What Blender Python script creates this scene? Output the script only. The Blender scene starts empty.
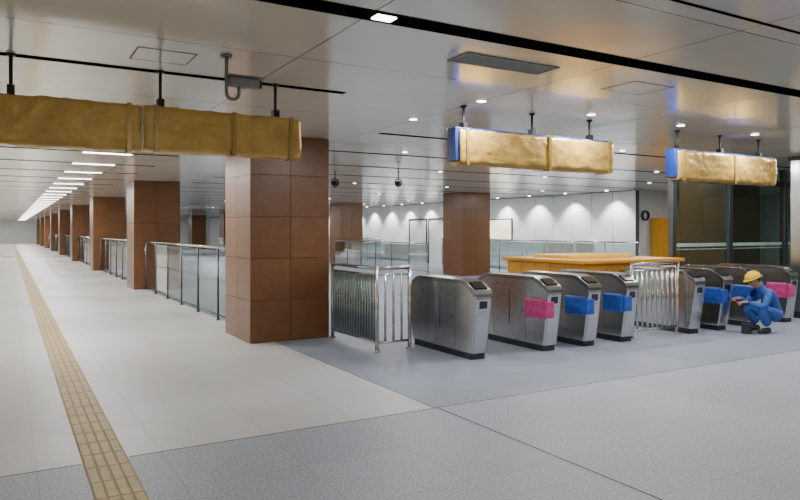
import bpy, bmesh, math, random
from mathutils import Vector, Matrix, noise
random.seed(3)
H = 3.02
COL = bpy.context.scene.collection

# ------------------------------------------------------------ materials
def new_mat(name):
    m = bpy.data.materials.new(name); m.use_nodes = True
    nt = m.node_tree
    return m, nt, nt.nodes['Principled BSDF']

def mat(name, col, rough=0.5, metal=0.0, var=0.08, scale=6.0, bump=0.0, bscale=40.0, emis=None, estr=0.0, stretch=None, coat=0.0, spec=None):
    m, nt, b = new_mat(name)
    tc = nt.nodes.new('ShaderNodeTexCoord')
    mp = nt.nodes.new('ShaderNodeMapping')
    nt.links.new(tc.outputs['Object'], mp.inputs['Vector'])
    if stretch: mp.inputs['Scale'].default_value = stretch
    n = nt.nodes.new('ShaderNodeTexNoise'); n.inputs['Scale'].default_value = scale; n.inputs['Detail'].default_value = 4
    nt.links.new(mp.outputs['Vector'], n.inputs['Vector'])
    r = nt.nodes.new('ShaderNodeValToRGB')
    r.color_ramp.elements[0].position = 0.3; r.color_ramp.elements[1].position = 0.7
    r.color_ramp.elements[0].color = (*[max(0, c*(1-var)) for c in col], 1)
    r.color_ramp.elements[1].color = (*[min(1, c*(1+var)) for c in col], 1)
    nt.links.new(n.outputs['Fac'], r.inputs['Fac'])
    nt.links.new(r.outputs['Color'], b.inputs['Base Color'])
    b.inputs['Roughness'].default_value = rough
    b.inputs['Metallic'].default_value = metal
    b.inputs['Coat Weight'].default_value = coat
    if spec is not None: b.inputs['Specular IOR Level'].default_value = spec
    if bump > 0:
        n2 = nt.nodes.new('ShaderNodeTexNoise'); n2.inputs['Scale'].default_value = bscale
        nt.links.new(mp.outputs['Vector'], n2.inputs['Vector'])
        bp = nt.nodes.new('ShaderNodeBump'); bp.inputs['Strength'].default_value = bump; bp.inputs['Distance'].default_value = 0.02
        nt.links.new(n2.outputs['Fac'], bp.inputs['Height']); nt.links.new(bp.outputs['Normal'], b.inputs['Normal'])
    if emis:
        b.inputs['Emission Color'].default_value = (*emis, 1); b.inputs['Emission Strength'].default_value = estr
    return m

def floor_mat(name, c1, tile, speck, rough, ox=0.0, oy=0.0, mort=0.55):
    m, nt, b = new_mat(name)
    tc = nt.nodes.new('ShaderNodeTexCoord'); mp = nt.nodes.new('ShaderNodeMapping')
    mp.inputs['Location'].default_value = (-ox, -oy, 0)
    nt.links.new(tc.outputs['Object'], mp.inputs['Vector'])
    br = nt.nodes.new('ShaderNodeTexBrick'); br.offset = 0.0; br.squash = 1.0
    br.inputs['Scale'].default_value = 1.0
    br.inputs['Brick Width'].default_value = tile[0]; br.inputs['Row Height'].default_value = tile[1]
    br.inputs['Mortar Size'].default_value = 0.003; br.inputs['Mortar Smooth'].default_value = 0.1
    br.inputs['Bias'].default_value = 0
    br.inputs['Color1'].default_value = (*[c*0.96 for c in c1], 1)
    br.inputs['Color2'].default_value = (*[c*1.04 for c in c1], 1)
    br.inputs['Mortar'].default_value = (*[c*mort for c in c1], 1)
    nt.links.new(mp.outputs['Vector'], br.inputs['Vector'])
    n = nt.nodes.new('ShaderNodeTexNoise'); n.inputs['Scale'].default_value = 60; n.inputs['Detail'].default_value = 3
    nt.links.new(mp.outputs['Vector'], n.inputs['Vector'])
    n3 = nt.nodes.new('ShaderNodeTexNoise'); n3.inputs['Scale'].default_value = 0.7; n3.inputs['Detail'].default_value = 5
    nt.links.new(mp.outputs['Vector'], n3.inputs['Vector'])
    mr = nt.nodes.new('ShaderNodeMapRange')
    mr.inputs['From Min'].default_value = 0.3; mr.inputs['From Max'].default_value = 0.7
    mr.inputs['To Min'].default_value = 1-speck; mr.inputs['To Max'].default_value = 1+speck
    nt.links.new(n.outputs['Fac'], mr.inputs['Value'])
    mr2 = nt.nodes.new('ShaderNodeMapRange')
    mr2.inputs['From Min'].default_value = 0.3; mr2.inputs['From Max'].default_value = 0.7
    mr2.inputs['To Min'].default_value = 0.94; mr2.inputs['To Max'].default_value = 1.06
    nt.links.new(n3.outputs['Fac'], mr2.inputs['Value'])
    mu = nt.nodes.new('ShaderNodeMath'); mu.operation = 'MULTIPLY'
    nt.links.new(mr.outputs['Result'], mu.inputs[0]); nt.links.new(mr2.outputs['Result'], mu.inputs[1])
    vm = nt.nodes.new('ShaderNodeVectorMath'); vm.operation = 'SCALE'
    nt.links.new(br.outputs['Color'], vm.inputs[0]); nt.links.new(mu.outputs[0], vm.inputs['Scale'])
    nt.links.new(vm.outputs['Vector'], b.inputs['Base Color'])
    b.inputs['Roughness'].default_value = rough
    return m

def ceiling_mat():
    m, nt, b = new_mat('ceiling_panels')
    tc = nt.nodes.new('ShaderNodeTexCoord'); mp = nt.nodes.new('ShaderNodeMapping')
    mp.inputs['Location'].default_value = (-2.02, -5.1, 0)
    nt.links.new(tc.outputs['Object'], mp.inputs['Vector'])
    br = nt.nodes.new('ShaderNodeTexBrick'); br.offset = 0.0
    br.inputs['Scale'].default_value = 1.0
    br.inputs['Brick Width'].default_value = 2.4; br.inputs['Row Height'].default_value = 2.25
    br.inputs['Mortar Size'].default_value = 0.005; br.inputs['Mortar Smooth'].default_value = 0
    c = (0.84, 0.80, 0.69)
    br.inputs['Color1'].default_value = (*[v*0.98 for v in c], 1)
    br.inputs['Color2'].default_value = (*[v*1.02 for v in c], 1)
    br.inputs['Mortar'].default_value = (0.08, 0.08, 0.08, 1)
    nt.links.new(mp.outputs['Vector'], br.inputs['Vector'])
    nt.links.new(br.outputs['Color'], b.inputs['Base Color'])
    b.inputs['Roughness'].default_value = 0.15
    b.inputs['Metallic'].default_value = 0.25
    n = nt.nodes.new('ShaderNodeTexNoise'); n.inputs['Scale'].default_value = 1.6; n.inputs['Detail'].default_value = 1
    nt.links.new(tc.outputs['Object'], n.inputs['Vector'])
    bp = nt.nodes.new('ShaderNodeBump'); bp.inputs['Strength'].default_value = 0.22; bp.inputs['Distance'].default_value = 0.03
    nt.links.new(n.outputs['Fac'], bp.inputs['Height']); nt.links.new(bp.outputs['Normal'], b.inputs['Normal'])
    return m

def glass_mat(name, tint, refl=0.5, gl=(0.9, 0.95, 0.95), base=0.06):
    m = bpy.data.materials.new(name); m.use_nodes = True; nt = m.node_tree
    for n in list(nt.nodes): nt.nodes.remove(n)
    out = nt.nodes.new('ShaderNodeOutputMaterial')
    tr = nt.nodes.new('ShaderNodeBsdfTransparent'); tr.inputs['Color'].default_value = (*tint, 1)
    g = nt.nodes.new('ShaderNodeBsdfGlossy'); g.inputs['Roughness'].default_value = 0.04; g.inputs['Color'].default_value = (*gl, 1)
    fr = nt.nodes.new('ShaderNodeFresnel'); fr.inputs['IOR'].default_value = 1.45
    ad = nt.nodes.new('ShaderNodeMath'); ad.operation = 'MULTIPLY_ADD'; ad.inputs[1].default_value = refl; ad.inputs[2].default_value = base
    ad.use_clamp = True
    nt.links.new(fr.outputs[0], ad.inputs[0])
    mx = nt.nodes.new('ShaderNodeMixShader')
    nt.links.new(ad.outputs[0], mx.inputs[0]); nt.links.new(tr.outputs[0], mx.inputs[1]); nt.links.new(g.outputs[0], mx.inputs[2])
    nt.links.new(mx.outputs[0], out.inputs['Surface'])
    return m

M = {}
M['floorA'] = floor_mat('granite_grey', (0.315, 0.335, 0.375), (0.8, 0.8), 0.40, 0.5, 3.37, 5.14, 0.7)
M['floorB'] = floor_mat('granite_light', (0.52, 0.515, 0.505), (0.8, 0.8), 0.14, 0.42, 3.37, 5.14, 0.76)
M['floorC'] = floor_mat('granite_bluegrey', (0.245, 0.27, 0.325), (0.8, 0.8), 0.26, 0.45, 3.37, 5.14, 0.7)
M['ceil'] = ceiling_mat()
M['slot'] = mat('slot_recess_dark', (0.003, 0.003, 0.003), 0.95, spec=0.0)  # black colour stands in for the shade inside the ceiling recesses
M['black'] = mat('black_metal', (0.010, 0.010, 0.011), 0.5)
M['steel'] = mat('brushed_steel', (0.56, 0.56, 0.56), 0.2, 1.0, 0.16, 8, 0.05, 60, stretch=(1, 1, 10))
M['steel2'] = mat('polished_steel', (0.60, 0.60, 0.59), 0.2, 1.0, 0.05, 6)
M['steelcap'] = mat('gate_cap_steel', (0.36, 0.36, 0.36), 0.22, 1.0, 0.05, 6)
M['railst'] = mat('rail_satin_steel', (0.13, 0.135, 0.14), 0.35, 0.9, 0.05, 6)
M['steeldark'] = mat('dark_steel', (0.06, 0.06, 0.07), 0.4, 0.8)
M['tile'] = mat('brown_tile', (0.180, 0.074, 0.026), 0.34, 0.0, 0.10, 9.0, 0.03, 50)
M['tile2'] = mat('brown_tile_b', (0.164, 0.066, 0.023), 0.34, 0.0, 0.10, 9.0, 0.03, 50)
M['grout'] = mat('dark_grout', (0.03, 0.014, 0.008), 0.8)
M['wall'] = mat('white_wall_panel', (0.80, 0.82, 0.83), 0.35, 0.0, 0.02, 2)
M['wallgap'] = mat('wall_gap', (0.09, 0.09, 0.09), 0.8)
M['wallgrey'] = mat('grey_wall', (0.58, 0.57, 0.54), 0.6, 0.0, 0.04, 2)
M['gold'] = mat('gold_kraft_wrap', (0.60, 0.365, 0.085), 0.36, 0.3, 0.16, 5, 0.5, 14, coat=0.1)
M['tape'] = mat('packing_tape', (0.42, 0.26, 0.06), 0.25, 0.2)
M['blue'] = mat('sign_blue', (0.015, 0.045, 0.26), 0.35)
M['filmblue'] = mat('blue_film', (0.03, 0.10, 0.48), 0.3, 0, 0.25, 15, 0.5, 25)
M['filmpink'] = mat('pink_film', (0.56, 0.05, 0.22), 0.35, 0, 0.25, 15, 0.5, 25)
M['yellow'] = mat('yellow_board', (0.68, 0.31, 0.015), 0.45, 0, 0.08, 3)
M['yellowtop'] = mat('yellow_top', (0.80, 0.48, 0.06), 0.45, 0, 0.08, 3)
M['tact'] = mat('tactile_yellow', (0.52, 0.39, 0.19), 0.6, 0, 0.12, 5)
M['tactseam'] = mat('tactile_base', (0.40, 0.30, 0.15), 0.7, 0, 0.12, 5)
M['glass'] = glass_mat('rail_glass', (0.66, 0.77, 0.75), 0.6)
M['dglass'] = glass_mat('tinted_glass', (0.33, 0.50, 0.42), 0.6, base=0.08)
M['frost'] = mat('frosted_band', (0.36, 0.46, 0.42), 0.6)
M['led'] = mat('led_panel', (1, 1, 1), 0.5, emis=(1.0, 0.98, 0.94), estr=12)
M['vent'] = mat('vent_grey', (0.22, 0.22, 0.20), 0.5)
M['readr'] = mat('black_reader_glass', (0.02, 0.02, 0.025), 0.12)
M['board'] = mat('notice_board_glow_face', (0.86, 0.84, 0.66), 0.5, emis=(1, 0.93, 0.66), estr=1.0)  # plain board, no lamp; emission added so it looks brighter than the wall

# ------------------------------------------------------------ builder
class MB:
    def __init__(s, mats):
        s.bm = bmesh.new(); s.mats = mats
    def _m(s, k):
        if k not in s.mats: s.mats.append(k)
        return s.mats.index(k)
    def box(s, x0, x1, y0, y1, z0, z1, m):
        vs = [s.bm.verts.new(p) for p in ((x0,y0,z0),(x1,y0,z0),(x1,y1,z0),(x0,y1,z0),(x0,y0,z1),(x1,y0,z1),(x1,y1,z1),(x0,y1,z1))]
        fs = []
        for f in ((0,3,2,1),(4,5,6,7),(0,1,5,4),(1,2,6,5),(2,3,7,6),(3,0,4,7)):
            fc = s.bm.faces.new([vs[i] for i in f]); fc.material_index = s._m(m); fs.append(fc)
        return fs
    def bbox(s, x0, x1, y0, y1, z0, z1, m, bev=0.01, seg=2):
        fs = s.box(x0, x1, y0, y1, z0, z1, m)
        es = list({e for f in fs for e in f.edges})
        r = bmesh.ops.bevel(s.bm, geom=es, offset=bev, segments=seg, profile=0.5, affect='EDGES')
        for f in r['faces']: f.material_index = s._m(m); f.smooth = True
    def quad(s, pts, m):
        f = s.bm.faces.new([s.bm.verts.new(p) for p in pts]); f.material_index = s._m(m); return f
    def prism(s, prof, x0, x1, m, bev=0.0):
        a = [s.bm.verts.new((x0, p[0], p[1])) for p in prof]; b = [s.bm.verts.new((x1, p[0], p[1])) for p in prof]
        n = len(prof); fs = [s.bm.faces.new(a[::-1]), s.bm.faces.new(b)]
        for i in range(n):
            f = s.bm.faces.new([a[i], a[(i+1) % n], b[(i+1) % n], b[i]]); fs.append(f)
        for f in fs: f.material_index = s._m(m)
        if bev:
            es = list(set(fs[0].edges) | set(fs[1].edges))
            r = bmesh.ops.bevel(s.bm, geom=es, offset=bev, segments=3, profile=0.5, affect='EDGES')
            for f in r['faces']: f.material_index = s._m(m); f.smooth = True
    def tube(s, pts, r, m, seg=12, cap=True):
        pts = [Vector(p) for p in pts]; rings = []
        rr = r if isinstance(r, (list, tuple)) else [r]*len(pts)
        up = None
        for i, p in enumerate(pts):
            if i == 0: t = pts[1]-p
            elif i == len(pts)-1: t = p-pts[i-1]
            else: t = (pts[i+1]-p).normalized()+(p-pts[i-1]).normalized()
            t.normalize()
            if up is None:
                up = Vector((0, 0, 1)) if abs(t.z) < 0.9 else Vector((1, 0, 0))
            u = up - t*up.dot(t)
            if u.length < 1e-4: u = t.orthogonal()
            u.normalize(); up = u
            w = t.cross(u)
            rings.append([s.bm.verts.new(p+(u*math.cos(2*math.pi*k/seg)+w*math.sin(2*math.pi*k/seg))*rr[i]) for k in range(seg)])
        mi = s._m(m)
        for i in range(len(rings)-1):
            for k in range(seg):
                f = s.bm.faces.new([rings[i][k], rings[i][(k+1) % seg], rings[i+1][(k+1) % seg], rings[i+1][k]]); f.material_index = mi; f.smooth = True
        if cap:
            f = s.bm.faces.new(rings[0][::-1]); f.material_index = mi
            f = s.bm.faces.new(rings[-1]); f.material_index = mi
    def ball(s, c, rad, m, rot=None, u=16, v=10, fn=None):
        g = bmesh.ops.create_uvsphere(s.bm, u_segments=u, v_segments=v, radius=1.0)
        mi = s._m(m); R = rot or Matrix.Identity(3)
        for vt in g['verts']:
            p = vt.co.copy()
            if fn: p = fn(p)
            p = Vector((p.x*rad[0], p.y*rad[1], p.z*rad[2])); vt.co = R @ p + Vector(c)
            for f in vt.link_faces: f.material_index = mi; f.smooth = True
    def finish(s, name, parent=None, loc=None):
        bmesh.ops.recalc_face_normals(s.bm, faces=s.bm.faces)
        me = bpy.data.meshes.new(name); s.bm.to_mesh(me); s.bm.free()
        for k in s.mats: me.materials.append(M[k])
        o = bpy.data.objects.new(name, me); COL.objects.link(o)
        if parent: o.parent = parent
        if loc: o.location = loc
        return o

# ------------------------------------------------------------ shell
X0, X1, Y0, Y1 = -6.0, 26.0, -9.0, 102.0
b = MB(['floorA', 'floorB', 'floorC'])
b.quad([(X0,Y0,0),(X1,Y0,0),(X1,5.14,0),(X0,5.14,0)], 'floorA')
b.quad([(X0,5.14,0),(3.37,5.14,0),(3.37,Y1,0),(X0,Y1,0)], 'floorB')
b.quad([(3.37,5.14,0),(X1,5.14,0),(X1,Y1,0),(3.37,Y1,0)], 'floorC')
b.finish('floor')
b = MB(['black'])
b.box(3.395, 3.407, Y0, 5.14, 0.0005, 0.002, 'black')
b.box(3.365, 3.373, 5.14, 9.38, 0.0005, 0.002, 'steeldark')
b.box(X0, 0.44, 5.136, 5.142, 0.0005, 0.002, 'steeldark')
b.box(0.76, X1, 5.136, 5.142, 0.0005, 0.002, 'steeldark')
b.finish('trim_floor')
b = MB(['ceil']); b.box(X0, X1, Y0, Y1, H, H+0.15, 'ceil'); b.finish('ceiling')

def panel_wall_x(name, x, y0, y1):
    b = MB(['wallgap']); b.box(x, x+0.15, y0, y1, 0, H, 'wallgap')
    y = y0
    while y < y1-0.1:
        ye = min(y+1.0, y1)
        b.box(x-0.025, x, y+0.012, ye-0.012, 0.12, H-0.02, 'wall')
        y = ye
    b.box(x-0.03, x, y0, y1, 0.0, 0.11, 'steeldark')
    return b.finish(name)
panel_wall_x('wall_right', 18.5, 15.7, Y1)
b = MB(['wallgrey'])
b.box(18.66, 26, 15.7, 15.85, 0, H, 'wallgrey')
b.box(18.66, 26, 15.69, 15.7, 0, 0.12, 'steeldark')
b.finish('wall_rear')
b = MB(['wallgrey']); b.box(26, 26.15, Y0, 15.85, 0, H, 'wallgrey'); b.finish('wall_side')
b = MB(['wall']); b.box(X0-0.15, X0, Y0, Y1, 0, H, 'wall'); b.finish('wall_left')
b = MB(['wallgrey']); b.box(X0, X1, Y0-0.15, Y0, 0, H, 'wallgrey'); b.finish('wall_behind')
b = MB(['wall']); b.box(X0, 18.5, Y1, Y1+0.15, 0, H, 'wall'); b.finish('wall_far')

# doors in right wall, yellow cabinet, board
b = MB(['wallgrey'])
xd = 18.472
for ya in (26.95, 28.85):
    b.box(xd-0.02, xd, ya, ya+1.75, 0.0, 2.26, 'wallgrey')
    b.box(xd-0.05, xd, ya, ya+0.06, 0, 2.26, 'steeldark')
    b.box(xd-0.05, xd, ya+1.69, ya+1.75, 0, 2.26, 'steeldark')
    b.box(xd-0.05, xd, ya, ya+1.75, 2.2, 2.26, 'steeldark')
    b.tube([(xd-0.06, ya+0.2, 0.95), (xd-0.06, ya+0.2, 1.15)], 0.012, 'steel2')
b.finish('door_1')
b = MB(['yellow'])
b.bbox(19.2, 20.1, 15.2, 15.66, 0.06, 2.07, 'yellow', 0.01)
b.box(19.22, 20.08, 15.22, 15.64, 0.0, 0.06, 'steeldark')
b.box(19.645, 19.655, 15.195, 15.205, 0.1, 2.03, 'grout')
for xx in (19.58, 19.72): b.tube([(xx, 15.18, 0.95), (xx, 15.18, 1.15)], 0.012, 'steel2')
b.finish('yellow_cabinet')
b = MB(['board'])
b.box(xd-0.05, xd-0.03, 22.2, 24.9, 1.27, 2.1, 'board')
b.box(xd-0.035, xd+0.002, 22.15, 24.95, 1.22, 2.15, 'steeldark')
b.finish('notice_board')

# ------------------------------------------------------------ ceiling slots and LED bars
slots = [(1.45, 0.03, X0, X1), (2.67, 0.03, X0, X1), (3.85, 0.2, X0, X1), (6.16, 0.10, X0, 2.95)]
y = 8.45
while y < 100:
    slots.append((y, 0.11, X0, 2.75)); slots.append((y, 0.10, 4.6, 18.3)); y += 2.25
b = MB(['slot'])
for (yc, w, a, c) in slots: b.box(a, c, yc-w/2, yc+w/2, H-0.004, H-0.001, 'slot')  # flat black strips painted for recess darkness; no slot is cut
b.finish('ceiling_slot_dark_strips')
b = MB(['led'])
y = 10.7
while y < 100:
    b.box(1.15, 1.95, y+0.07, y+0.17, H-0.014, H-0.002, 'led')
    b.box(-2.5, -1.7, y+0.07, y+0.17, H-0.014, H-0.002, 'led')
    y += 2.25
b.box(2.05, 2.19, 3.79, 3.88, H-0.016, H-0.006, 'led')
b.finish('ceiling_led_bars')

K = 1.3
def area(x, y, z, sx, sy, p, col=(1, 0.98, 0.95)):
    l = bpy.data.lights.new('ceiling_lamp', 'AREA'); l.shape = 'RECTANGLE'; l.size = sx; l.size_y = sy; l.energy = p*K; l.color = col
    o = bpy.data.objects.new('ceiling_lamp', l); COL.objects.link(o); o.location = (x, y, z); return o
def disk(x, y, p, s=0.11):
    l = bpy.data.lights.new('downlight_lamp', 'AREA'); l.shape = 'DISK'; l.size = s; l.energy = p*K; l.color = (0.98, 0.99, 1.0)
    o = bpy.data.objects.new('downlight_lamp', l); COL.objects.link(o); o.location = (x, y, H-0.016)
for yy in (-6, -2.0, 1.45): 
    for xx in (-3, 1.5, 6.5, 11.5, 16.5): area(xx, yy, H-0.02, 1.2, 0.14, 26)
for i in range(7):
    yy = 8.45+2.25*2*i+0.12
    area(1.55, yy+2.25, H-0.02, 0.8, 0.10, 65); area(-2.1, yy+2.25, H-0.02, 0.8, 0.10, 55)
for i in range(7):
    yy = 44+8.5*i
    area(1.55, yy, H-0.02, 0.8, 0.4, 130); area(-2.1, yy, H-0.02, 0.8, 0.4, 100)
b = MB(['led'])
def dlmesh(x, yv):
    b.tube([(x, yv, H-0.003), (x, yv, H-0.012)], 0.05, 'led', 20)
    b.tube([(x, yv, H-0.002), (x, yv, H-0.008)], 0.065, 'steel2', 24)
for i in range(5):
    yy = 13.1+4.5*i
    for xx in (8.75, 12.0, 16.0): disk(xx, yy, 44, 0.16); dlmesh(xx, yy)
for i in range(4):
    yy = 40+15*i
    disk(10.5, yy, 230, 0.4); dlmesh(10.5, yy)
dl = [(4.39+1.64*i, 5.78) for i in range(6)] + [(4.37, 7.15), (6.06, 10.2), (7.6, 8.1), (9.2, 8.1), (10.9, 8.1), (13.3, 5.78), (9.4, 10.2), (16, 5.8), (20, 9), (20, 13), (16.5, 10.5), (13.2, 10.6)]
for (x, yv) in dl:
    dlmesh(x, yv); disk(x, yv, 26)
yy = 16.5
while yy < 45:
    b.tube([(17.95, yy, H-0.002), (17.95, yy, H-0.012)], 0.055, 'led', 16)
    l = bpy.data.lights.new('wallwash_lamp', 'SPOT'); l.energy = 250; l.spot_size = math.radians(100); l.spot_blend = 0.6; l.shadow_soft_size = 0.05
    o = bpy.data.objects.new('wallwash_lamp', l); COL.objects.link(o); o.location = (17.95, yy, H-0.04); o.rotation_euler = (0, math.radians(-12), 0)
    yy += 2.0
b.finish('ceiling_downlights')

# vents and access hatches
b = MB(['vent'])
b.box(3.12, 4.05, 4.28, 4.53, H-0.006, H-0.001, 'steeldark')
for i in range(8):
    yv = 4.29+i*0.03
    b.prism([(yv, H-0.006), (yv+0.018, H-0.011), (yv+0.021, H-0.009), (yv+0.005, H-0.004)], 3.13, 4.04, 'vent')
for (a, c, d, e) in ((3.12, 4.05, 4.26, 4.285), (3.12, 4.05, 4.525, 4.55), (3.10, 3.125, 4.26, 4.55), (4.045, 4.07, 4.26, 4.55)):
    b.box(a, c, d, e, H-0.011, H-0.001, 'vent')
b.finish('air_vent')
def hatch(x0, x1, y0, y1):
    b = MB(['steeldark']); t = 0.011
    for (a, c, d, e) in ((x0, x1, y0, y0+t), (x0, x1, y1-t, y1), (x0, x0+t, y0, y1), (x1-t, x1, y0, y1)):
        b.box(a, c, d, e, H-0.003, H-0.001, 'steeldark')
    b.box(x0+t, x1-t, y0+t, y1-t, H-0.002, H-0.0005, 'ceil')
    b.finish('ceiling_access_hatch')
hatch(5.05, 5.6, 4.3, 4.72); hatch(0.85, 1.3, 5.4, 5.8)

# ------------------------------------------------------------ columns
def column(x, y, w=1.23, d=1.27):
    b = MB(['grout', 'tile', 'tile2']); g = 0.007; t = 0.02
    b.box(x+t*.6, x+w-t*.6, y+t*.6, y+d-t*.6, 0, H, 'grout')
    hz = 0.61; nz = 5
    for k in range(nz):
        z0, z1 = k*hz+g/2, min((k+1)*hz, H)-g/2
        for j in range(2):
            a, c = x+j*w/2+(g/2 if j else 0), x+(j+1)*w/2-(0 if j else g/2)
            b.box(a, c, y, y+t, z0, z1, random.choice(('tile', 'tile2'))); b.box(a, c, y+d-t, y+d, z0, z1, random.choice(('tile', 'tile2')))
            a, c = y+t+j*(d-2*t)/2+(g/2 if j else .001), y+t+(j+1)*(d-2*t)/2-(.001 if j else g/2)
            b.box(x, x+t, a, c, z0, z1, random.choice(('tile', 'tile2'))); b.box(x+w-t, x+w, a, c, z0, z1, random.choice(('tile', 'tile2')))
    b.finish('tiled_column')
for i in range(9):
    column(3.0, 9.39+10.27*i); column(14.1, 9.39+10.27*i)

# ------------------------------------------------------------ tactile paving
b = MB(['tactseam', 'tact'])
b.box(0.45, 0.74, Y0, Y1-0.1, 0.0002, 0.003, 'tactseam')
yy = -1.0
while yy < 60:
    for k in range(4):
        xa = 0.462+k*0.07
        b.box(xa, xa+0.052, yy+0.006, yy+0.294, 0.003, 0.007, 'tact')
    yy += 0.3
for k in range(4): b.box(0.462+k*0.07, 0.514+k*0.07, 60, Y1-0.1, 0.003, 0.007, 'tact')
b.finish('tactile_paving_strip')

# ------------------------------------------------------------ glass railings
def railing(p0, p1, h=1.15, n=None, sp=1.45):
    p0 = Vector((*p0, 0)); p1 = Vector((*p1, 0)); L = (p1-p0).length; t = (p1-p0)/L
    n = n or max(1, round(L/sp)); b = MB(['railst'])
    for i in range(n+1):
        p = p0+t*(L*i/n)
        b.tube([p, p+Vector((0, 0, h-0.02))], 0.02, 'railst', 10)
        b.tube([p, p+Vector((0, 0, 0.015))], 0.045, 'railst', 12)
    b.tube([p0+Vector((0, 0, h)), p1+Vector((0, 0, h))], 0.026, 'steel2', 12)
    b.tube([p0+Vector((0, 0, 0.10)), p1+Vector((0, 0, 0.10))], 0.012, 'railst', 8)
    for i in range(n):
        a = p0+t*(L*i/n+0.04); c = p0+t*(L*(i+1)/n-0.04)
        b.quad([a+Vector((0,0,0.12)), c+Vector((0,0,0.12)), c+Vector((0,0,h-0.05)), a+Vector((0,0,h-0.05))], 'glass')
    b.finish('glass_railing')
for i in range(6):
    ya = 9.39+10.27*i+1.33; railing((3.3, ya), (3.3, ya+8.9), 1.32)
for i in range(1, 4):
    ya = 9.39+10.27*i+1.33; railing((13.6, ya+0.2), (13.6, ya+8.5), 1.15)
railing((17.2, 14.5), (17.2, 25.6), 1.25); railing((17.2, 31.5), (17.2, 48), 1.2)

# ------------------------------------------------------------ wrapped hanging signs
def sign(x0, x1, rods, blue_left=True, z0=2.33, z1=2.75, y0=6.02, th=0.20):
    b = MB(['blue', 'gold', 'tape', 'black'])
    if blue_left:
        b.bbox(x0, x1-0.02, y0+0.02, y0+th-0.02, z0+0.03, z1+0.015, 'blue', 0.006)
        wx0 = x0+0.05
    else: wx0 = x0
    nx = int((x1-wx0)/0.04); ny, nz = 6, 12
    def P(i, u, v):
        x = wx0+(x1-wx0)*i/nx
        return Vector((x, y0+th*u, z0+(z1-z0)*v))
    ring = [(0, v/nz) for v in range(nz)] + [(u/ny, 1) for u in range(ny)] + [(1, 1-v/nz) for v in range(nz)] + [(1-u/ny, 0) for u in range(ny)]
    rows = []
    for i in range(nx+1):
        r = []
        for (u, v) in ring:
            p = P(i, u, v)
            cu, cv = abs(u-0.5)*2, abs(v-0.5)*2
            k = 1-0.07*(min(cu, cv))**8
            c = P(i, 0.5, 0.5); p = c+(p-c)*k
            nn = noise.noise(Vector((p.x*3.0, p.y*6, p.z*5+x0*3)))*0.012
            rg = 1-abs(noise.noise(Vector((p.x*5+p.z*5, p.y*5, p.z*9+x0))))*2
            nn += max(0, rg-0.55)*0.028+noise.noise(Vector((p.x*15, p.y*14, p.z*20)))*0.006
            d = Vector((0, (u-0.5), (v-0.5)*0.6)).normalized()
            p += d*nn
            r.append(b.bm.verts.new(p))
        rows.append(r)
    n = len(ring)
    for i in range(nx):
        for k in range(n):
            f = b.bm.faces.new([rows[i][k], rows[i][(k+1) % n], rows[i+1][(k+1) % n], rows[i+1][k]]); f.material_index = 1; f.smooth = True
    f = b.bm.faces.new(rows[0]); f.material_index = 1
    f = b.bm.faces.new(rows[-1]); f.material_index = 1
    for tx in [wx0+0.10+(x1-wx0-0.2)*q for q in (0.0, 0.55, 1.0)]:
        b.box(tx-0.018, tx+0.018, y0-0.012, y0+th+0.010, z0-0.014, z0-0.008, 'tape')
        b.box(tx-0.018, tx+0.018, y0-0.017, y0-0.012, z0-0.012, z1+0.008, 'tape')
    for rx in rods:
        yc = y0+th/2
        b.tube([(rx, yc, z1-0.05), (rx, yc, H-0.001)], 0.014, 'black', 10)
        b.box(rx-0.028, rx+0.028, yc-0.04, yc+0.04, z1-0.01, z1+0.08, 'black')
        b.tube([(rx, yc, H-0.02), (rx, yc, H-0.001)], 0.035, 'black', 16)
    return b.finish('wrapped_hanging_sign')
sign(-1.45, 0.98, (-1.1, 0.02,), False, 2.30, 2.69); sign(1.0, 2.42, (1.15, 2.20), False, 2.315, 2.69)
sign(4.23, 6.68, (4.40, 5.4, 6.35), True, 2.36, 2.75); sign(7.90, 10.26, (8.05, 9.0, 9.95), True, 2.33, 2.74)

# ------------------------------------------------------------ CCTV cameras
def cctv(x, y, s=1.0, zc=2.80):
    b = MB(['black', 'vent'])
    pts = [(x, y, H+0.002), (x, y, zc-0.08*s)]
    for i in range(1, 9):
        a = math.pi*i/8; pts.append((x+0.05*s*(1-math.cos(a)), y, zc-0.08*s-0.05*s*math.sin(a)))
    pts.append((x+0.10*s, y, zc-0.02*s))
    b.tube(pts, 0.014*s, 'vent', 10)
    b.tube([(x, y, H-0.02), (x, y, H+0.002)], 0.045*s, 'vent', 16)
    b.bbox(x+0.02*s, x+0.26*s, y-0.05*s, y+0.05*s, zc-0.025*s, zc+0.05*s, 'vent', 0.015*s)
    b.box(x-0.0*s, x+0.30*s, y-0.058*s, y+0.058*s, zc+0.052*s, zc+0.062*s, 'vent')
    b.tube([(x+0.25*s, y, zc+0.012*s), (x+0.285*s, y, zc+0.012*s)], 0.032*s, 'black', 16)
    b.finish('surveillance_camera')
cctv(1.50, 5.3, 1.0, 2.80)
def hangcam(x, y):
    b = MB(['black'])
    b.tube([(x, y, H), (x, y, 2.82)], 0.015, 'black', 8)
    b.tube([(x-0.09*math.cos(t*0.524), y, 2.75+0.09*math.sin(t*0.524)) for t in range(13)], 0.014, 'black', 8)
    b.ball((x, y, 2.74), (0.07, 0.07, 0.06), 'black')
    b.finish('hanging_dome_camera')
hangcam(7.9, 13.6); hangcam(6.6, 14.3)
b = MB(['black'])
for k in range(3):
    b.tube([(18.85+0.16*math.cos(t*0.3927)+0.02*k, 15.64-0.02*k, 2.15+0.16*math.sin(t*0.3927)) for t in range(17)], 0.014, 'black', 8)
b.tube([(18.85, 15.6, 2.28), (18.85, 15.685, 2.3)], 0.015, 'black')
b.finish('cable_coil')

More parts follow.
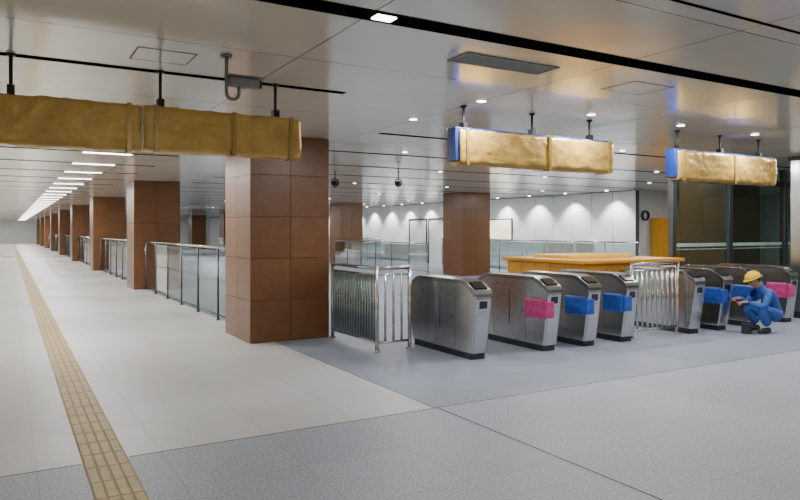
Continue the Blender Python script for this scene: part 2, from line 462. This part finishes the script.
# ------------------------------------------------------------ ticket gates
def gate(x, y=6.7, film=None, L=1.6, w=0.25):
    b = MB(['steel', 'steeldark', 'readr', 'steel2'])
    Pf = [(0.09, 0.08), (0.0, 0.76), (0.0, 0.82), (0.025, 0.868), (0.20, 0.962), (0.29, 0.982), (L-0.29, 0.982), (L-0.20, 0.962), (L-0.025, 0.868), (L, 0.82), (L, 0.76), (L-0.09, 0.08)]
    b.prism(Pf, 0, w, 'steel', 0.02)
    b.box(0.02, w-0.02, 0.12, L-0.12, 0.0, 0.08, 'steeldark')
    cap = [(-0.008, 0.80), (-0.006, 0.83), (0.02, 0.880), (0.195, 0.975), (0.29, 0.998), (L-0.29, 0.998), (L-0.195, 0.975), (L-0.02, 0.880), (L+0.006, 0.83), (L+0.008, 0.80),
           (L-0.02, 0.80), (L-0.06, 0.84), (L-0.22, 0.93), (L-0.30, 0.95), (0.30, 0.95), (0.22, 0.93), (0.06, 0.84), (0.02, 0.80)]
    b.prism(cap, -0.008, w+0.008, 'steelcap', 0.005)
    for sgn in (0, 1):
        q = [(0.045, 0.898), (0.180, 0.972), (0.177, 0.980), (0.042, 0.906)]
        if sgn: q = [(L-a, c) for a, c in q][::-1]
        b.prism(q, 0.03, w-0.03, 'readr')
    b.prism([(0.004, 0.74), (0.016, 0.65), (0.006, 0.65), (-0.006, 0.74)], 0.07, w-0.07, 'readr')
    b.prism([(0.028, 0.56), (0.078, 0.18), (0.073, 0.18), (0.023, 0.56)], 0.035, w-0.035, 'steel2')
    for xs in (-0.0015, w-0.0005):
        b.box(xs, xs+0.002, 0.44, 0.444, 0.12, 0.94, 'steeldark')
        b.box(xs, xs+0.002, 1.15, 1.154, 0.12, 0.94, 'steeldark')
        b.box(xs, xs+0.002, 0.79, 0.805, 0.30, 0.78, 'readr')
        b.box(xs, xs+0.003, 0.50, 0.525, 0.50, 0.525, 'steeldark')
    for k in range(6):
        b.ball((-0.002, 0.52+k*0.11, 0.86), (0.004, 0.010, 0.010), 'readr', u=8, v=6)
    if film:
        b.bbox(-0.055, 0.01, 0.05, 0.42, 0.44, 0.70, film, 0.02, 3)
        b.bbox(-0.03, w*0.45, -0.005, 0.10, 0.46, 0.68, film, 0.015, 2)
        b.box(-0.058, -0.054, 0.08, 0.11, 0.45, 0.69, film)
    b.finish('ticket_gate', loc=(x, y, 0))
for (x, f) in ((5.0, None), (6.19, 'filmpink'), (6.94, 'filmblue'), (7.70, 'filmblue'), (9.24, None), (9.95, 'filmblue'), (10.80, 'filmblue'), (11.85, 'filmpink')):
    gate(x, 6.7, f)

# ------------------------------------------------------------ steel fences
def seg_bars(b, p0, p1, h, gap, bar, m):
    p0 = Vector((*p0, 0)); p1 = Vector((*p1, 0)); L = (p1-p0).length; t = (p1-p0)/L
    b.tube([p0+Vector((0,0,h)), p1+Vector((0,0,h))], 0.028, 'steel2')
    b.tube([p0+Vector((0,0,h-0.09)), p1+Vector((0,0,h-0.09))], 0.014, m)
    b.tube([p0+Vector((0,0,0.12)), p1+Vector((0,0,0.12))], 0.018, 'steel2')
    n = max(2, round(L/gap))
    for k in range(1, n):
        p = p0+t*(L*k/n); b.tube([p+Vector((0,0,0.12)), p+Vector((0,0,h-0.09))], bar, m, 8)
def posts(b, pts, h):
    for p in pts:
        p = Vector((*p, 0))
        b.tube([p, p+Vector((0,0,h+0.005))], 0.028, 'steel2', 14)
        b.tube([p, p+Vector((0,0,0.02))], 0.05, 'steel2', 16)
        b.ball(p+Vector((0,0,h)), (0.03, 0.03, 0.03), 'steel2', u=12, v=8)
b = MB(['steel2'])
seg_bars(b, (4.27, 9.33), (4.27, 7.92), 1.12, 0.085, 0.017, 'steelcap')
b.quad([(4.30, 7.97, 0.14), (4.30, 9.30, 0.14), (4.30, 9.30, 1.02), (4.30, 7.97, 1.02)], 'dglass')
seg_bars(b, (4.27, 7.92), (4.78, 7.92), 1.12, 0.13, 0.016, 'steel2')
posts(b, [(4.27, 9.33), (4.27, 7.92), (4.78, 7.92)], 1.12)
b.finish('steel_fence')
b = MB(['steel2'])
seg_bars(b, (8.10, 6.95), (9.13, 6.95), 1.11, 0.115, 0.019, 'steel2')
posts(b, [(8.10, 6.95), (9.13, 6.95)], 1.11)
b.finish('steel_fence')

# ------------------------------------------------------------ yellow service counter
b = MB(['yellow', 'yellowtop'])
b.bbox(8.7, 11.25, 8.5, 10.6, 0.0, 1.04, 'yellow', 0.01)
b.bbox(8.62, 11.3, 8.42, 10.68, 1.04, 1.10, 'yellow', 0.01)
for k in range(6): b.box(8.695, 8.7, 8.55+k*0.4, 8.56+k*0.4, 0.05, 1.0, 'tape')
for k in range(6): b.box(8.8+k*0.45, 8.81+k*0.45, 8.495, 8.5, 0.05, 1.0, 'tape')
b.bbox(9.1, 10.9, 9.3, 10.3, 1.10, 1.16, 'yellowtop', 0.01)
b.finish('yellow_service_counter')

# ------------------------------------------------------------ glass partition + steel post
b = MB(['black', 'dglass', 'frost', 'steel2'])
yp = 8.85
for xx in (11.42, 13.25, 15.3, 17.3):
    b.bbox(xx, xx+0.13, yp-0.06, yp+0.06, 0, H-0.005, 'railst', 0.008)
b.box(11.55, 17.3, yp-0.05, yp+0.05, 2.62, 2.74, 'black')
b.box(11.55, 17.3, yp-0.05, yp+0.05, 0.0, 0.12, 'black')
for (a, c) in ((11.55, 13.25), (13.38, 15.3), (15.43, 17.3)):
    b.quad([(a, yp, 0.12), (c, yp, 0.12), (c, yp, 2.62), (a, yp, 2.62)], 'dglass')
    b.quad([(a, yp, 2.74), (c, yp, 2.74), (c, yp, H-0.005), (a, yp, H-0.005)], 'dglass')
    b.box(a+0.02, c-0.02, yp-0.006, yp-0.002, 1.30, 1.37, 'frost')
    b.box(a+0.02, c-0.02, yp-0.006, yp-0.002, 1.24, 1.255, 'frost')
b.finish('glass_partition')
b = MB(['steel2'])
b.bbox(12.72, 12.94, 7.0, 7.22, 0, H-0.002, 'steel2', 0.03, 3)
b.box(12.70, 12.96, 6.98, 7.24, 0, 0.12, 'steeldark')
b.box(12.70, 12.96, 6.98, 7.24, H-0.08, H-0.002, 'steeldark')
b.finish('steel_post')

# ------------------------------------------------------------ worker
M['cover'] = mat('blue_coverall', (0.03, 0.10, 0.36), 0.75, 0, 0.22, 9, 0.6, 18)
M['skin'] = mat('skin', (0.42, 0.23, 0.15), 0.5, 0, 0.06, 12)
M['lip'] = mat('lip', (0.35, 0.13, 0.10), 0.5)
M['hair'] = mat('black_hair', (0.012, 0.01, 0.009), 0.6)
M['helmet'] = mat('yellow_helmet', (0.85, 0.52, 0.01), 0.25, 0, 0.04, 5)
M['shoe'] = mat('dark_shoe', (0.025, 0.025, 0.03), 0.6)
M['eye'] = mat('eye_dark', (0.02, 0.015, 0.012), 0.2)
W = bpy.data.objects.new('construction_worker', None); COL.objects.link(W)
W.location = (10.44, 6.33, 0)
W.rotation_euler = (0, 0, math.atan2(0.45, -0.87))
W.empty_display_size = 0.2

def skin_obj(name, verts, edges, mname, sub=2, root=0, parent=W):
    me = bpy.data.meshes.new(name); me.from_pydata([v[0] for v in verts], edges, [])
    o = bpy.data.objects.new(name, me); COL.objects.link(o); o.parent = parent
    md = o.modifiers.new('Skin', 'SKIN'); md.use_smooth_shade = True; md.branch_smoothing = 0.6
    for i, v in enumerate(verts):
        r = v[1]; rr = r if isinstance(r, tuple) else (r, r)
        sv = me.skin_vertices[0].data[i]; sv.radius = rr; sv.use_root = (i == root)
    s = o.modifiers.new('Sub', 'SUBSURF'); s.levels = sub; s.render_levels = sub
    me.materials.append(M[mname]); return o

V = [((-.20,0,.27),.15), ((-.185,0,.40),.145), ((-.11,0,.54),.155), ((-.01,0,.635),.13), ((.065,0,.705),.068),
     ((-.005,.135,.635),.082), ((.07,.205,.53),.070), ((.135,.235,.425),.060), ((.235,.185,.455),.050), ((.315,.125,.49),.040),
     ((-.005,-.135,.635),.082), ((.08,-.20,.53),.070), ((.16,-.215,.44),.060), ((.25,-.16,.49),.050), ((.335,-.085,.54),.040),
     ((-.15,.10,.255),.115), ((.02,.165,.35),.105), ((.165,.205,.42),.082), ((.10,.18,.27),.076), ((.03,.15,.12),.066),
     ((-.15,-.10,.255),.115), ((.03,-.15,.33),.105), ((.19,-.18,.385),.082), ((.11,-.165,.24),.076), ((.03,-.15,.12),.066)]
E = [(0,1),(1,2),(2,3),(3,4),(3,5),(5,6),(6,7),(7,8),(8,9),(3,10),(10,11),(11,12),(12,13),(13,14),
     (0,15),(15,16),(16,17),(17,18),(18,19),(0,20),(20,21),(21,22),(22,23),(23,24)]
skin_obj('coverall', V, E, 'cover')
for s in (1, -1):
    skin_obj('shoe_l' if s > 0 else 'shoe_r', [((-.02, .15*s, .055), .05), ((.03, .15*s, .06), .052), ((.12, .158*s, .045), .044), ((.20, .165*s, .036), .034)], [(0,1),(1,2),(2,3)], 'shoe')
b = MB(['skin']); b.tube([(.05, 0, .69), (.115, 0, .775), (.13, 0, .80)], [.055, .05, .05], 'skin', 16)
b.tube([(.045, 0, .695), (.09, 0, .745)], [.078, .062], 'cover', 18, cap=False); b.finish('neck', W)
Rh = Matrix.Rotation(math.radians(22), 3, 'Y')
def headfn(p):
    q = p.copy()
    if p.z < 0: q.y *= 1-0.28*(-p.z)
    if p.z < 0 and p.x < 0: q.x *= 1-0.35*(-p.z)
    if p.x > 0.6: q.x *= 0.96
    return q
hc = Vector((.165, 0, .835))
b = MB(['skin', 'hair', 'eye'])
b.ball(hc, (.092, .074, .112), 'skin', Rh, 28, 20, headfn)
def hp(x, y, z): return hc + Rh @ Vector((x, y, z))
b.ball(hp(.092, 0, -.022), (.016, .013, .022), 'skin', Rh, 12, 8)
b.tube([hp(.084, 0, .012), hp(.100, 0, -.026)], [.007, .012], 'skin', 10)
for s in (1, -1):
    b.ball(hp(.078, .028*s, .004), (.012, .014, .009), 'eye', Rh, 12, 8)
    b.ball(hp(.079, .028*s, .020), (.010, .018, .004), 'hair', Rh, 10, 6)
    b.ball(hp(-.005, .073*s, -.008), (.019, .010, .030), 'skin', Rh, 12, 8)
b.ball(hp(.080, 0, -.056), (.010, .022, .005), 'lip', Rh, 12, 6)
b.ball(hp(.070, 0, -.090), (.022, .026, .018), 'skin', Rh, 12, 8)
b.ball(hp(-.022, 0, .022), (.080, .078, .095), 'hair', Rh, 20, 14)
b.finish('head', W)
b = MB(['helmet'])
def hel(p):
    q = p.copy()
    if q.z < 0: q.z *= 0.12
    return q
hz = hp(0.0, 0, .040)
b.ball(hz, (.122, .104, .108), 'helmet', Rh, 32, 20, hel)
b.ball(hp(0.012, 0, .038), (.142, .116, .012), 'helmet', Rh, 32, 10)
b.ball(hp(0.085, 0, .034), (.080, .078, .009), 'helmet', Rh, 24, 8)
for yy in (-.03, 0, .03):
    b.tube([hp(.122*math.cos(a)*0.98, yy, .040+.108*math.sin(a)*(1.02 if yy == 0 else .96)) for a in [math.radians(20+14*i) for i in range(11)]], .007, 'helmet', 8)
b.finish('hard_hat', W)
def hand(name, wrist, fwd, side):
    w = Vector(wrist); f = Vector(fwd).normalized(); up = Vector((0, 0, 1)); l = up.cross(f).normalized(); n = f.cross(l)
    ps = [(w, .026), (w+f*.045, (.036, .020)), (w+f*.085, (.036, .018))]
    skin_obj(name+'_palm', ps, [(0,1),(1,2)], 'skin', 2, 1)
    for k, (o, ln) in enumerate(((-.028, .062), (-.010, .075), (.010, .072), (.028, .055))):
        r0 = w+f*.075+l*o; a = r0+f*ln*.5-n*.008; c = a+f*ln*.28-n*.026; d = c+f*ln*.08-n*.024
        skin_obj(name+'_finger_%d' % (k+1), [(r0, .010), (a, .0095), (c, .009), (d, .008)], [(0,1),(1,2),(2,3)], 'skin', 1)
    r0 = w+f*.03+l*.022*side; a = r0+f*.025+l*.026*side-n*.012; c = a+f*.034+l*.004*side-n*.012
    skin_obj(name+'_thumb', [(r0, .013), (a, .011), (c, .0095)], [(0,1),(1,2)], 'skin', 1)
hand('hand_l', (.325, .118, .495), (.9, -.35, .02), -1)
hand('hand_r', (.345, -.078, .545), (.95, .15, .05), 1)
b = MB(['filmpink', 'steel2'])
b.tube([(.42, .075, .455), (.47, .06, .49)], .014, 'filmpink', 12); b.tube([(.47, .06, .49), (.56, .033, .553)], .004, 'steel2', 8)
b.finish('screwdriver', W)

b = MB(['shoe', 'steeldark'])
b.bbox(-.10, .10, -.07, .07, 0, .13, 'shoe', .012)
b.bbox(-.105, .105, -.075, .075, .13, .155, 'steeldark', .008)
b.tube([(-.05, 0, .15), (-.05, 0, .20), (.05, 0, .20), (.05, 0, .15)], .008, 'steeldark', 8)
o = b.finish('tool_box', loc=(10.12, 6.42, 0)); o.rotation_euler = (0, 0, .5)

# ------------------------------------------------------------ world + camera
w = bpy.data.worlds.new('world'); bpy.context.scene.world = w; w.use_nodes = True
w.node_tree.nodes['Background'].inputs[0].default_value = (0.6, 0.62, 0.65, 1)
w.node_tree.nodes['Background'].inputs[1].default_value = 0.3
cam = bpy.data.cameras.new('camera'); co = bpy.data.objects.new('camera', cam); COL.objects.link(co)
co.location = (0, 0, 1.62); co.rotation_euler = (math.radians(90), 0, math.radians(-30.3))
cam.sensor_width = 36; cam.lens = 30.2; cam.shift_y = -0.02375; cam.clip_end = 300; cam.clip_start = 0.05
bpy.context.scene.camera = co
